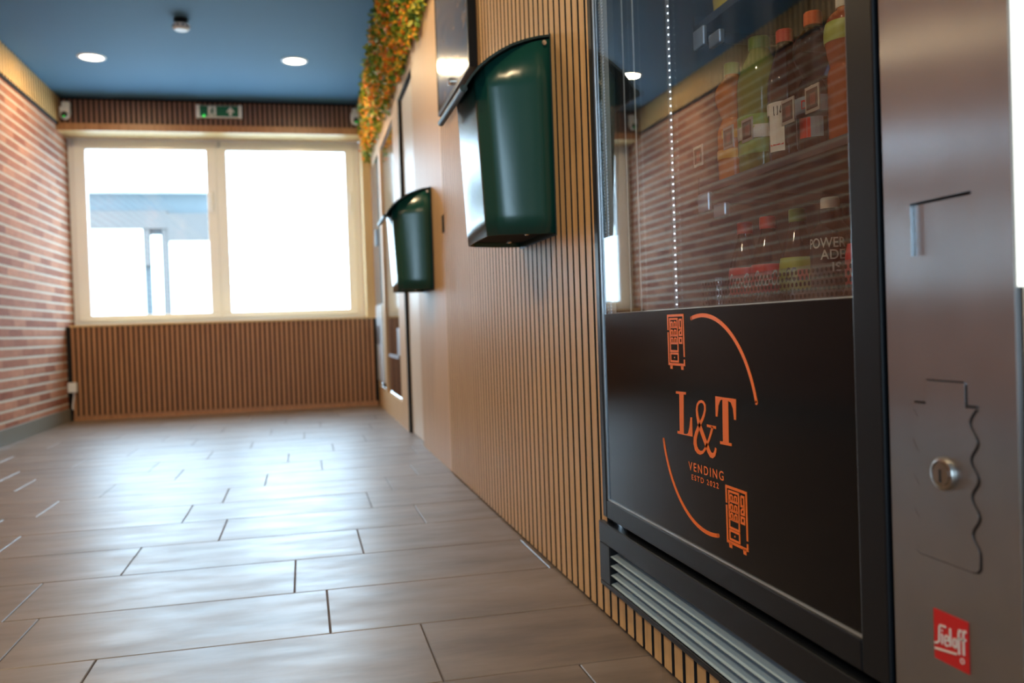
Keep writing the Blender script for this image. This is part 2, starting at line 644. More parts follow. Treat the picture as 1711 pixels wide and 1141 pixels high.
# right wall: slatted part, smooth panels, frames around the machines
PIT = 0.04265
mb = MB()
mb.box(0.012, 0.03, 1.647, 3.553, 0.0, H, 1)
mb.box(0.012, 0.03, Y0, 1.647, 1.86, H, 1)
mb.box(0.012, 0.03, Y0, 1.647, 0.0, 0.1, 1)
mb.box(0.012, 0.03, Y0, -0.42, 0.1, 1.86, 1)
k = -110
while True:
    yc = 2.100 + k * PIT
    ya, yb = yc + 0.0058, yc + PIT - 0.0058
    k += 1
    if yb > 3.56:
        break
    if ya < Y0:
        continue
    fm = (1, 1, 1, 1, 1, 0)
    if ya > 1.655:
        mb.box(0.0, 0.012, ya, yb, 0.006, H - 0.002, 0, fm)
    elif yb < -0.42:
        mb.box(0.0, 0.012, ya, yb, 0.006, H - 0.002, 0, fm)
    else:
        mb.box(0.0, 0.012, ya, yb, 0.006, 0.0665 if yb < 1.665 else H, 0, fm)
        if yb < 1.64:
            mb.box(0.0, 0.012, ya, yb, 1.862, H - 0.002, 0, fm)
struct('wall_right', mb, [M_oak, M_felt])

mb = MB()
mb.box(0.004, 0.03, 3.560, 4.416, 0.0, H - 0.001)                 # smooth panel
mb.box(0.004, 0.03, 4.416, 5.06, 1.90, H - 0.001)               # over the service door
mb.box(0.004, 0.03, 5.06, 5.385, 0.0, H - 0.001)                # pier
mb.box(0.004, 0.03, 5.385, 7.05, 1.875, H - 0.001)              # over the machines
mb.box(0.004, 0.03, 5.385, 7.05, 0.0, 0.148)                    # plinth under the machines
mb.box(0.004, 0.03, 6.32, 6.43, 0.148, 1.875)                   # post between the machines
mb.box(0.004, 0.03, 7.02, 7.12, 0.0, 1.875)
struct('wall_right_panels', mb, M_oakpanel)
struct('wall_right_core', MB().box(0.05, 0.09, 3.55, 5.37, 0, H), M_felt)

dr = struct('door_1', MB().box(0.022, 0.045, 4.420, 5.02, 0.004, 1.885), M_oakpale)
struct('trim_6', MB().box(0.0045, 0.046, 5.022, 5.058, 0, 1.899).box(0.0045, 0.046, 4.42, 5.022, 1.8865, 1.899), M_felt)

# back of the room behind the camera: piers and a glazed entrance
mb = MB().box(XL, -1.75, Y0 - 0.1, Y0, 0, H).box(-0.90, 0.9, Y0 - 0.1, Y0, 0, H).box(-1.75, -0.90, Y0 - 0.1, Y0, 2.2, H)
struct('wall_back', mb, M_plaster)
dd = struct('door_2', MB().box(-1.75, -1.65, Y0 - .08, Y0 - .03, 0, 2.2).box(-1.00, -.90, Y0 - .08, Y0 - .03, 0, 2.2)
       .box(-1.65, -1.00, Y0 - .08, Y0 - .03, 2.1, 2.2).box(-1.65, -1.00, Y0 - .08, Y0 - .03, 0, .12), M_blackmetal)
obj('glass_pane', MB().box(-1.65, -1.00, Y0 - .058, Y0 - .052, .12, 2.1), M_wglass, dd)

# ------------------------------------------------------------------ outside
struct('ground_outside', MB().box(-60, 60, WP + 0.2, 90, -0.35, -0.15), M_ground)
M_bw = mat('pale_blue_cladding', (0.068, 0.080, 0.086), 0.8)
M_bb = mat('weathered_timber', (0.062, 0.053, 0.048), 0.8)
bl = thing('building', 'low pale building with brown beam seen through the left window pane', 'building', (-5.0, 23.0, -0.15))
obj('wall', MB().box(-12.0, -2.62, 22.0, 26.0, -0.15, 3.99), M_bw, bl)
obj('roof', MB().box(-12.4, -2.45, 21.6, 26.4, 3.99, 4.22), M_white, bl)
mb = MB().box(-12.0, -3.55, 21.80, 22.0, 3.15, 3.56).box(-3.55, -2.64, 21.80, 22.0, 2.86, 3.50)
mb.box(-4.08, -3.95, 21.84, 22.0, 2.3, 3.15).box(-3.68, -3.55, 21.84, 22.0, 0, 3.15)
obj('beam', mb, M_bb, bl)
for a, b, t in ((-12.0, -4.1, 3.15), (-3.93, -3.70, 3.0), (-3.53, -2.64, 2.86)):
    obj('shutter', MB().box(a, b, 21.86, 22.0, -0.1, t), M_white, bl)

# ------------------------------------------------------------------ ceiling fittings
def downlight(x, y, label, watts=13.0):
    t = thing('ceiling_downlight', label, 'ceiling light', (x, y, H), 'recessed ceiling downlights')
    ring = [(0.066, H - 0.0005), (0.068, H - 0.006), (0.083, H - 0.005), (0.086, H - 0.0005)]
    obj('trim_ring', MB().lathe(ring, (x, y, 0), 40, caps=False), M_white, t, smooth=50)
    obj('diffuser', MB().lathe([(0.0655, H - 0.0005), (0.0655, H - 0.0035)], (x, y, 0), 40), M_lamp, t)
    L = bpy.data.lights.new('downlight_beam', 'AREA')
    L.shape = 'DISK'
    L.size = 0.125
    L.energy = watts
    L.color = (1.0, 0.74, 0.42)
    o = bpy.data.objects.new('downlight_beam', L)
    o.location = (0, 0, -0.006)
    o.parent = t
    C.objects.link(o)


downlight(-1.804, 6.05, 'glowing round downlight in the blue ceiling near the brick wall')
downlight(-0.557, 5.98, 'glowing round downlight in the blue ceiling near the flowers')
downlight(-1.80, 3.45, 'round downlight above the frame near the brick wall')
downlight(-0.557, 3.45, 'round downlight above the frame nearer the flowers')
downlight(-1.80, 0.85, 'added unseen downlight overhead beside the brick wall')  # this nearest row is unseen, added to light the near room
downlight(-0.557, 0.85, 'added unseen downlight overhead in front of the drinks machine')  # also added out of view, brightens the near wall and machine

t = thing('smoke_detector', 'small white round smoke detector on the blue ceiling', 'smoke detector', (-1.172, 5.28, H))
obj('base', MB().lathe([(0.040, H), (0.040, H - 0.018), (0.034, H - 0.022)], (-1.172, 5.28, 0), 32), M_blackmetal, t, smooth=40)
mb = MB().lathe([(0.034, H - 0.030), (0.043, H - 0.030), (0.045, H - 0.036), (0.045, H - 0.052), (0.036, H - 0.062), (0.012, H - 0.065)], (-1.172, 5.28, 0), 32)
obj('body', mb, M_white, t, smooth=40)
mb = MB()
for k in range(10):
    a = 2 * PI * k / 10
    cx, cy = -1.172 + .0448 * math.cos(a), 5.28 + .0448 * math.sin(a)
    mb.box(cx - .005, cx + .005, cy - .005, cy + .005, H - .047, H - .039)
mb.lathe([(0.030, H - 0.020), (0.030, H - 0.031)], (-1.172, 5.28, 0), 20)
obj('vent_slots', mb, M_black, t)

# ------------------------------------------------------------------ far wall fittings
def security_camera(x, label):
    y, z = D - 0.001, 2.262
    t = thing('security_camera', label, 'security camera', (x, D, z), 'dome security cameras')
    mb = MB().box(x - .022, x + .034, y - .05, y, z + .035, z + .072).box(x - .036, x + .034, y - .058, y, z - .02, z + .036)
    obj('housing', mb, M_white, t, bevel=0.008)
    prof = [(0.037 * math.cos(a), 0.037 * math.sin(a)) for a in [(-80 + 16 * i) * PI / 180 for i in range(8)]]
    obj('turret', MB().lathe([(max(r, .002), z - .022 + h) for r, h in prof], (x, y - .044, 0), 28), M_white, t, smooth=60)
    prof = [(.024, 0), (.022, -.006), (.014, -.012), (.004, -.014)]
    obj('lens', MB().lathe([(r, y - .074 + h) for r, h in prof], (x + .003, 0, z - .030), 24, axis='y'), M_black, t, smooth=60)
    obj('indicator', MB().lathe([(.005, y - .088), (.004, y - .090)], (x + .003, 0, z - .046), 12, axis='y'), M_led_g, t)
    return t


security_camera(-2.196, 'white security camera in the left corner by the brick wall')
security_camera(-0.108, 'white security camera half hidden behind the hanging flowers')

t = thing('exit_sign', 'green emergency exit sign over the window', 'sign', (-1.125, D, 2.285))
yS = D - 0.032
mb = MB().box(-1.285, -0.965, yS + .004, D, 2.243, 2.334)
mb.box(-1.290, -1.265, yS - .004, D, 2.238, 2.338).box(-0.985, -0.960, yS - .004, D, 2.238, 2.338)
obj('housing', mb, M_white, t, bevel=0.002)
obj('panel', MB().box(-1.266, -0.984, yS, yS + .004, 2.252, 2.330), M_exit, t)
obj('doorway', MB().box(-1.206, -1.146, yS - .001, yS, 2.256, 2.327), M_paper, t)
mb = MB()
# arrow pointing up
mb.prism([(-1.053, 2.259), (-1.033, 2.259), (-1.033, 2.285), (-1.012, 2.285), (-1.043, 2.325), (-1.074, 2.285), (-1.053, 2.285)], 'y', yS - .001, yS)
obj('arrow', mb, M_paper, t)
mb = MB()    # running figure in the doorway
yq = yS - .0018
mb.lathe([(.0065, yq - .0004), (.0065, yq)], (-1.172, 0, 2.315), 14, axis='y')
for q in ([(-1.178, 2.306), (-1.166, 2.308), (-1.170, 2.285), (-1.184, 2.286)],
          [(-1.178, 2.304), (-1.192, 2.296), (-1.190, 2.291), (-1.176, 2.297)],
          [(-1.168, 2.306), (-1.156, 2.292), (-1.160, 2.289), (-1.172, 2.299)],
          [(-1.184, 2.288), (-1.172, 2.286), (-1.180, 2.272), (-1.197, 2.266), (-1.199, 2.271), (-1.186, 2.276)],
          [(-1.178, 2.288), (-1.168, 2.287), (-1.158, 2.262), (-1.164, 2.259)]):
    mb.prism(q, 'y', yq - .0004, yq)
obj('running_figure', mb, M_exit, t)
obj('indicator', MB().lathe([(.009, yS - .006), (.009, yS)], (-1.235, 0, 2.254), 14, axis='y'), M_led_g, t)

t = thing('wall_socket', 'small white socket with short cable low in the left corner', 'socket', (-2.229, D, 0.248))
obj('box', MB().box(-2.258, -2.200, D - .035, D + .01, 0.212, 0.284), M_white, t, bevel=0.004)
obj('cable', MB().tube([(-2.222, D - .012, .214), (-2.222, D - .012, .18), (-2.229, D - .010, .14), (-2.234, D - .008, .105), (-2.232, D - .008, .085)], .0055), M_white, t, smooth=60)

# ------------------------------------------------------------------ bins
def wall_bin(yc, zb, label, first=None):
    if first:
        r = dup(first, (0, yc, zb))
        r['label'] = label
        return r
    t = thing('wall_bin', label, 'litter bin', (0, yc, zb), 'green wall-mounted litter bins')
    w0, dpt = 0.152, 0.152

    def section(z, x0, sc, top):
        """half outline near side -> front -> far side at height z"""
        lean = 0.02 * (z - zb) / 0.44
        d = dpt + lean
        k = lean
        pts = [(0.0, -w0 - .014), (-.035, -w0 - .0128), (-.065, -w0 - .0098), (-.090, -w0 - .0055), (-.110 - k * .6, -w0 - .0005), (-.127 - k, -w0 + .0050),
               (-.1300 - k, -w0 + .0065), (-.1325 - k, -w0 + .0092), (-.1345 - k, -w0 + .0122), (-d + .004, -w0 + .028), (-d + .0015, -w0 + .032), (-d, -w0 + .037), (-d - .0005, -w0 + .045), (-d - .003, 0.0)]
        full = pts + [(x, -yy) for x, yy in pts[-2::-1]]
        return full
    lid = [(0.0, .448), (-.03, .443), (-.06, .435), (-.09, .424), (-.12, .408), (-.145, .391), (-.168, .372)]

    def lidz(x):
        for (xa, za), (xb, zb_) in zip(lid, lid[1:]):
            if xb <= x <= xa:
                return za + (zb_ - za) * (x - xa) / (xb - xa)
        return lid[-1][1]
    mb = MB()
    lev = [0.0, 0.05, 0.15, 0.25, 0.33]
    ring = []
    for L in lev:
        ring.append([(x, yc + yy, zb + L) for x, yy in section(zb + L, 0, 1, False)])
    ring.append([(x, yc + yy, zb + lidz(max(x, -.168)) - .010) for x, yy in section(zb + .40, 0, 1, True)])
    n = len(ring[0])
    vs = [p for r in ring for p in r]
    fs = [(i * n + k, i * n + k + 1, (i + 1) * n + k + 1, (i + 1) * n + k) for i in range(len(ring) - 1) for k in range(n - 1)]
    mb.add(vs, fs)
    sh = obj('body', mb, M_green, t, smooth=60)
    sh.modifiers.new('thick', 'SOLIDIFY').thickness = 0.003
    # sunk base with a lip
    sec = [(x * .97, yy * .97) for x, yy in section(zb, 0, 1, False)]
    obj('base', MB().prism([(x, yc + yy) for x, yy in sec], 'z', zb + .012, zb + .020), M_felt, t)
    for sy in (-.09, .09):
        obj('screw', MB().lathe([(.006, zb + .012), (.006, zb + .006), (.003, zb + .004)], (-.05, yc + sy, 0), 12), M_chrome, t, smooth=50)
    obj('back_plate', MB().box(-.003, -.0005, yc - w0 - .0165, yc + w0 + .0165, zb - .004, zb + .45), M_greendark, t)
    # curved lid with a hanging rolled lip
    prof = lid + [(-.186, .350), (-.197, .334), (-.203, .322)]
    up_ = [(x, z + .0) for x, z in prof]
    lo_ = [(x + .003, z - .0045) for x, z in prof][::-1]
    mb = MB().prism([(x, zb + z) for x, z in up_ + lo_], 'y', yc - w0 - .016, yc + w0 + .016)
    lidp = obj('lid', mb, M_greendark, t, smooth=30)
    mb = MB().tube([(-.202, yc - w0 - .012, zb + .322), (-.202, yc + w0 + .016, zb + .322)], .0085, 14)
    obj('lip', mb, M_greendark, lidp, smooth=60)
    mb = MB().lathe([(.0055, yc - w0 - .0185), (.0055, yc - w0 - .0135), (.003, yc - w0 - .020)], (-.016, 0, zb + .428), 14, axis='y')
    obj('rivet', mb, M_chrome, t, smooth=50)
    return t


bin_a = wall_bin(2.085, 0.790, 'nearer green wall bin, its glossy side large beside the drinks machine')
bin_b = wall_bin(4.02, 0.762, 'farther dark green wall bin, on the smooth wood panel by the pale door', bin_a)

# ------------------------------------------------------------------ showcase and slot
t = thing('notice_board', 'shallow dark framed glass notice board behind the nearer bin', 'notice board', (0, 3.06, 1.40))
ya, yb, za, zb = 2.735, 3.395, 1.405, 2.02
mb = MB().box(-.028, -.0005, ya, ya + .018, za, zb).box(-.028, -.0005, yb - .012, yb, za, zb)
mb.box(-.028, -.0005, ya + .018, yb - .012, za, za + .014).box(-.028, -.0005, ya + .018, yb - .012, zb - .014, zb)
obj('frame', mb, M_blackmetal, t, bevel=0.002)
obj('panel', MB().box(-.026, -.001, ya + .018, yb - .012, za + .014, zb - .014), M_boardglass, t)
obj('lock', MB().lathe([(.013, -.026), (.013, -.038), (.009, -.042)], (0, 3.06, 1.448), 20, axis='x'), M_chrome, t, smooth=40)

tag(obj('wall_plate', MB().box(-.003, -.0003, 3.502, 3.556, .972, 1.043), M_felt, base=(-.0015, 3.53, 1.0), bevel=.0006), 'small black plate at the seam of the wood wall between the two bins', 'wall plate')

# ------------------------------------------------------------------ flowers along the top of the right wall
fl = thing('flower_garland', 'hanging garland of orange flowers and green leaves along the right wall top', 'flowers', (-0.05, 5.3, 2.0))
M_leaf = []
for i, c in enumerate(((0.075, 0.19, 0.02), (0.28, 0.36, 0.03), (0.55, 0.47, 0.045))):
    M_leaf.append(mat('leaf_%s' % ('deep', 'mid', 'lime')[i], c, 0.5))
M_petal = [mat('petal_orange', (0.92, 0.27, 0.012), 0.5), mat('petal_amber', (0.95, 0.46, 0.02), 0.5), mat('petal_rust', (0.62, 0.13, 0.012), 0.5)]


def spot():
    y_ = random.uniform(3.43, 6.93)
    u = random.random()
    low = 1.955 + 0.02 * math.sin(y_ * 9) + 0.015 * math.sin(y_ * 23)
    if y_ > 6.85:
        low -= 0.05
    z_ = low + (H - 0.01 - low) * u
    top = min(0.145, 0.082 + (6.8 - y_) * 0.020)
    base = 0.018 + max(0, y_ - 5.2) * 0.022
    dep = base + (top - base) * min(1, u * 1.3) + 0.008 * math.sin(y_ * 17 + u * 9)
    f = random.random() ** 0.45
    return Vector((-dep * f - 0.004, y_, z_))


def leafquad(mb, p, size, mi, nrm=None, asp=0.45):
    d = Vector((random.uniform(-1, .2), random.uniform(-1, 1), random.uniform(-1, .6))).normalized()
    a = d.orthogonal().normalized()
    a = Matrix.Rotation(random.random() * 2 * PI, 3, d) @ a
    b = d.cross(a) * asp
    bend = d * 0.18
    P = [p, p + (a * .35 + b) * size * .55, p + (a * .75 + b * .8 + bend) * size * .9, p + (a * 1.25 + bend) * size, p + (a * .75 - b * .8 + bend) * size * .9, p + (a * .35 - b) * size * .55]
    for q in P:
        q.x = min(q.x, -0.001)
        q.z = min(q.z, H - 0.002)
        q.y = min(q.y, D - 0.012) if q.x < -.06 else q.y
    mb.add(P, [(0, 1, 2, 3), (0, 3, 4, 5)], mi)


mb = MB()
mb.box(-.016, -.002, 3.43, 6.93, 2.0, H - .002, 0)
for i in range(7500):
    leafquad(mb, spot(), random.uniform(.018, .034), random.choices((0, 1, 2), (0.34, 0.38, 0.28))[0])
o = obj('foliage', mb, M_leaf, fl, recalc=False)
o['kind'] = 'stuff'
mb = MB()
cl = [spot() for _ in range(260)]
for i in range(2100):
    p = random.choice(cl) + Vector((random.gauss(-.004, .012), random.gauss(0, .028), random.gauss(0, .026)))
    p.x = min(max(p.x - .008, -min(.15, .088 + (6.8 - p.y) * .02)), -.004)
    p.y = min(p.y, 6.94)
    mi = random.choices((0, 1, 2), (0.5, 0.36, 0.14))[0]
    for k in range(3):
        leafquad(mb, p.copy(), random.uniform(.010, .017), mi, asp=0.6)
o = obj('blossoms', mb, M_petal, fl, recalc=False)
o['kind'] = 'stuff'

# ------------------------------------------------------------------ the two machines far down the wall
t = thing('snack_machine', 'tall dark glass fronted machine framed in wood beside the pale door', 'vending machine', (0.2, 5.85, 0.148))
obj('cabinet', MB().box(0.035, 0.5, 5.387, 6.318, 0.149, 1.874), M_blackmetal, t)
obj('glass_door', MB().box(0.016, 0.034, 5.41, 6.30, 0.17, 1.86), M_darkglass, t)
mb = MB().box(0.010, 0.0155, 5.44, 5.60, 0.43, 0.60).box(0.012, 0.0155, 5.63, 6.22, 0.405, 0.425)
obj('delivery_flap', mb, M_alu, t)
t = thing('coffee_machine', 'pale machine with black keypad at the far end by the window', 'vending machine', (0.2, 6.72, 0.148))
M_cm = mat('pale_machine_enamel', (0.62, 0.68, 0.72), 0.2)
obj('cabinet', MB().box(0.03, 0.5, 6.432, 7.018, 0.20, 1.874).box(0.03, .45, 6.44, 7.01, .149, .2, 1), [M_cm, M_felt], t)
obj('upper_door', MB().box(-0.006, 0.029, 6.46, 7.0, 0.79, 1.855), mat('blue_grey_glass', (0.10, 0.13, 0.16), 0.08), t, bevel=0.003)
obj('lower_door', MB().box(-0.006, 0.029, 6.44, 7.012, 0.205, 0.785), M_cm, t, bevel=0.003)
obj('keypad', MB().box(-0.014, -0.0065, 6.62, 6.72, 1.225, 1.345), M_black, t, bevel=0.002)
obj('cup_bay', MB().box(-0.008, -0.0065, 6.66, 6.98, 0.49, 0.63), mat('grey_recess', (0.12, 0.12, 0.125), 0.4), t)

# ------------------------------------------------------------------ the drinks machine
vm = thing('drinks_machine', 'big black drinks vending machine with glass front and orange round logo', 'vending machine', (0.3, 1.1, 0.07))
yR, yLm = 0.60, 1.645
# cabinet shell
mb = MB()
mb.box(0.032, 0.78, 1.632, 1.645, 0.10, 1.83).box(0.032, 0.78, 0.765, 0.778, 0.10, 1.83)
mb.box(0.032, 0.78, 0.778, 1.632, 1.815, 1.83).box(0.032, 0.78, 0.778, 1.632, 0.10, 0.225)
mb.box(0.765, 0.78, 0.778, 1.632, 0.225, 1.815)
mb.box(0.032, 0.78, 0.602, 0.765, 0.10, 1.83)
obj('cabinet', mb, M_inner, vm)
# door frame around the pane
mb = MB()
mb.box(-.006, .030, 1.620, 1.643, .205, 1.83).box(-.006, .030, .771, .817, .205, 1.83)
mb.box(-.006, .030, .817, 1.620, .205, .240).box(-.006, .030, .817, 1.620, 1.78, 1.83)
df = obj('door_frame', mb, M_blackmetal, vm, bevel=0.0025)
mb = MB().box(-.0035, -.0005, 1.6165, 1.6200, .2405, 1.7795).box(-.0035, -.0005, .8172, .8190, .2405, 1.7795).box(-.0035, -.0005, .8190, 1.6165, .2402, .2425)
obj('gasket_bead', mb, M_alu, df)
pane = obj('glass_pane', MB().box(.0005, .0065, .8175, 1.6195, .2405, 1.7795), M_vglass, vm)
# perforated spacer bars seen through the edge of the glazing
mb = MB()
for (xa, yy, ww) in ((.0085, 1.6175, .009), (.0085, 1.6005, .009)):
    mb.box(xa, xa + .008, yy - ww, yy, .60, 1.779, 0)
    for q in range(190):
        z = .604 + q * .0062
        for dy in (.0025, .0065):
            mb.box(xa - .0004, xa, yy - dy - .0008, yy - dy + .0008, z, z + .0026, 1)
obj('spacer_bars', mb, [M_spacer, M_tray], pane)
mb = MB().box(.0085, .0165, .818, .826, .60, 1.779).box(.0085, .0165, .826, 1.59, .6005, .6022)
mb.box(.0085, .0165, .83, 1.59, .252, .2565, 0)
obj('spacer_bars', mb, [M_spacer], pane)
# black film on the lower glass and the printing on it
film = obj('front_film', MB().box(-.0009, .0004, .8195, 1.616, .2430, .600), M_gloss, vm)
XA, XB = -.0016, -.0009
mb = MB()
# E: arcs
cy_, cz_, cr_ = 1.186, .430, .1592


def arc(a0, a1, n=40):
    return [(cy_ - cr_ * math.cos(math.radians(a0 + (a1 - a0) * i / n)), cz_ + cr_ * math.sin(math.radians(a0 + (a1 - a0) * i / n))) for i in range(n + 1)]


for a0, a1 in ((102.6, 15.7), (194.6, 282.0)):
    ac = arc(a0, a1)
    mb = MB().ribbon(ac, .0058, XA, XB)
    for e in (ac[0], ac[-1]):
        mb.lathe([(.0029, XA), (.0029, XB)], (0, e[0], e[1]), 16, axis='x')
    obj('logo_arc', mb, M_orange, film)
LETTERS = {'polys': [[(1.2846, 0.4723), (1.2478, 0.4732), (1.2488, 0.4692), (1.2571, 0.469), (1.2608, 0.4083), (1.2519, 0.4084), (1.2442, 0.4107), (1.2389, 0.4199), (1.234, 0.4359), (1.229, 0.4363), (1.2294, 0.4072), (1.2835, 0.4061), (1.2832, 0.4101), (1.2747, 0.4106), (1.2724, 0.4688), (1.2849, 0.4686)], [(1.149, 0.4737), (1.088, 0.4738), (1.0898, 0.4455), (1.0946, 0.4453), (1.0969, 0.4603), (1.1027, 0.4682), (1.1111, 0.4702), (1.1126, 0.412), (1.1043, 0.4121), (1.1046, 0.4081), (1.1383, 0.4072), (1.1386, 0.4113), (1.1294, 0.4116), (1.1273, 0.4707), (1.134, 0.4692), (1.1406, 0.4607), (1.1442, 0.4451), (1.1495, 0.445)], [(1.179, 0.4308), (1.1501, 0.4309), (1.1504, 0.4269), (1.1786, 0.4272)]], 'strokes': [([(1.1525, 0.3994), (1.154, 0.3949), (1.1576, 0.3897), (1.1637, 0.3871), (1.1697, 0.3878), (1.1755, 0.3922), (1.1826, 0.4009), (1.1912, 0.4109), (1.1999, 0.4218), (1.2065, 0.4317), (1.2104, 0.4404), (1.2114, 0.4495), (1.2086, 0.4568), (1.2025, 0.4614), (1.1955, 0.4629), (1.1886, 0.462), (1.1839, 0.458), (1.1838, 0.4511), (1.1874, 0.4439), (1.1935, 0.4364), (1.201, 0.4294), (1.2085, 0.4216), (1.2156, 0.4131), (1.2201, 0.4048), (1.2209, 0.3976), (1.2181, 0.3909), (1.2119, 0.3872), (1.204, 0.3861), (1.195, 0.3882), (1.1877, 0.3933), (1.1811, 0.4004), (1.1744, 0.4081), (1.1684, 0.4163), (1.1637, 0.4236), (1.1609, 0.4293)], [0.0045, 0.005, 0.0062, 0.0073, 0.0078, 0.0084, 0.009, 0.009, 0.009, 0.0078, 0.0067, 0.0056, 0.0045, 0.0039, 0.0039, 0.0039, 0.0045, 0.005, 0.0056, 0.0056, 0.0062, 0.0073, 0.0084, 0.0095, 0.0101, 0.009, 0.0073, 0.0056, 0.0045, 0.0045, 0.0045, 0.0045, 0.005, 0.0056, 0.0056])]}
mb = MB()
for poly in LETTERS['polys']:
    mb.prism(poly, 'x', XA, XB)
for pts, ws in LETTERS['strokes']:
    mb.ribbon(pts, ws, XA, XB)
o = obj('logo_letters', mb, M_orange, film)
mb = MB()
for body, yl, yr, zl, zr, hgt in (('VENDING', 1.2465, 1.131, .3545, .3560, .0132), ('ESTD 2022', 1.2365, 1.1475, .3412, .3420, .0082)):
    vs, fs = text2d(body, 0, 0.012, 1.35)
    mb.add([(XA + .0003, yl + (yr - yl) * a, zl + (zr - zl) * a + hgt * b) for a, b in vs], fs)
obj('logo_words', mb, M_orange, film)


def icon(yl, zt, w, h):
    """line drawing of a vending machine: yl,zt top left corner as seen"""
    mb = MB()
    s = .0034

    def P(u, v):
        return (yl - u * w, zt - v * h)

    def ln(pts, ww=s, closed=False):
        mb.ribbon([P(*p) for p in pts], ww, XA, XB, closed=closed)
    ln([(0, .30), (0, 0), (1, 0), (1, .84)], s * 1.1)
    ln([(0, .34), (0, 1), (1, 1), (1, .89)], s * 1.1)
    ln([(.13, .07), (.62, .07), (.62, .73), (.13, .73)], s * .9, True)
    for v0 in (.24, .41, .57):
        ln([(.13, v0), (.62, v0)], s * .9)
        for u0 in (.25, .46):
            ln([(u0 - .055, v0), (u0 - .055, v0 - .09), (u0 - .02, v0 - .11), (u0 + .055, v0 - .10), (u0 + .055, v0)], s * .65)
    ln([(.13, .78), (.62, .78), (.62, .94), (.13, .94)], s * .9, True)
    mb.ribbon([P(.36, .86), P(.40, .86)], .0022, XA, XB)
    ln([(.74, .09), (.88, .09), (.88, .40), (.74, .40), (.74, .34), (.82, .30)], s * .9)
    ln([(.74, .09), (.74, .26), (.82, .26)], s * .9)
    ln([(.73, .46), (.88, .46), (.88, .56), (.73, .56)], s * .85, True)
    for u0 in (.10, .80):
        ln([(u0, 1.0), (u0 + .02, 1.08), (u0 + .10, 1.08), (u0 + .10, 1.0)], s * .9)
    return mb


obj('logo_icon', icon(1.3085, .591, .0585, .0765), M_orange, film)
obj('logo_icon', icon(1.1245, .350, .0570, .0765), M_orange, film)

# kick panel with louvres
kx0, kx1 = -.010, .024
mb = MB()
mb.box(kx0, kx1, .602, 1.660, .153, .194).box(kx0, kx1, .602, 1.660, .0675, .0775)
mb.box(kx0, kx1, 1.602, 1.660, .0775, .153).box(kx0, kx1, .602, .66, .0775, .153)
kp = obj('kick_panel', mb, M_blackmetal, vm, bevel=0.002)
obj('louver_backing', MB().box(.030, .034, .60, 1.64, .0690, .1985), M_felt, kp)
for z in (.1395, .1215, .1035, .0860):
    pr = [(-.0080, z - .0050), (-.0075, z - .0066), (.0240, z + .0010), (.0240, z + .0026)]
    obj('louver', MB().prism(pr, 'y', .6605, 1.6015), M_louver, kp)

# steel cash column
mb = MB()
cx0, cx1 = -.004, .028
ys0, ys1, zs0, zs1 = .647, .7255, .635, .685
mb.box(cx0, cx1, .602, .7635, .204, zs0).box(cx0, cx1, .602, .7635, zs1, 1.83)
mb.box(cx0, cx1, .602, ys0, zs0, zs1).box(cx0, cx1, ys1, .7635, zs0, zs1)
colm = obj('cash_column', mb, M_steel, vm)
obj('coin_flap', MB().box(cx0 + .004, cx1, ys0 + .0003, ys1 - .0012, zs0 + .0003, zs1 - .0022), M_steel, colm)


def wave(y0, amp, za, zb, ph, n=60):
    return [(y0 + amp * math.cos(2 * PI * (za - (za + (zb - za) * i / n)) / .0325 + ph), za + (zb - za) * i / n) for i in range(n + 1)]


left = wave(.7245, .0042, .496, .368, 0.3)
right = wave(.6505, .0042, .372, .497, 2.9)
plate = [(.7095, .5185), (.7095, .4965), (.7245, .4965)] + left[2:] + [(.7292, .361), (.7275, .357), (.7230, .3545)] + [(.6560, .3535), (.6505, .3545), (.6470, .358), (.6465, .365)] + right[:-1] + [(.6455, .497), (.6592, .497), (.6592, .5185)]
slot = [(y_ - (.0020 if y_ < .69 else -.0009), z_ - .0010) for y_, z_ in plate]
obj('plate_slot', MB().prism(slot, 'x', cx0 - .0003, cx0 + .0002), M_felt, colm)
pl = obj('lock_plate', MB().prism(plate, 'x', cx0 - .0011, cx0 - .0004), M_steel, colm)
mb = MB().box(cx0 - .0013, cx0 - .0003, .7097, .7245, .4968, .4990).box(cx0 - .0013, cx0 - .0003, .6452, .6590, .4975, .4998).box(cx0 - .0006, cx0 - .0001, .6605, .7085, .5186, .5202)
obj('plate_notch', mb, M_black, colm)
lx = cx0 - .0011
prof = [(.0152, lx), (.0152, lx - .0022), (.0140, lx - .0042), (.0118, lx - .0048), (.0112, lx - .0030), (.0104, lx - .0030), (.0098, lx - .0046), (.002, lx - .0050)]
lk = obj('lock', MB().lathe(prof, (0, .6865, .435), 36, axis='x'), M_brass, pl, smooth=40)
obj('keyhole', MB().box(lx - .0054, lx - .0046, .6855, .6880, .4275, .4395), M_black, pl)
bd = obj('badge', MB().box(cx0 - .0008, cx0 - .0001, .6625, .7065, .2605, .3068), M_red, colm)
mb = MB()
bx0, bx1 = cx0 - .0014, cx0 - .0008


def B(u, v):
    """badge coordinates: u to the right 0..1, v down 0..1"""
    return (.7065 - u * .044, .3068 - v * .0463)


def st(pts, w=.0019):
    mb.ribbon([B(*p) for p in pts], w, bx0, bx1)


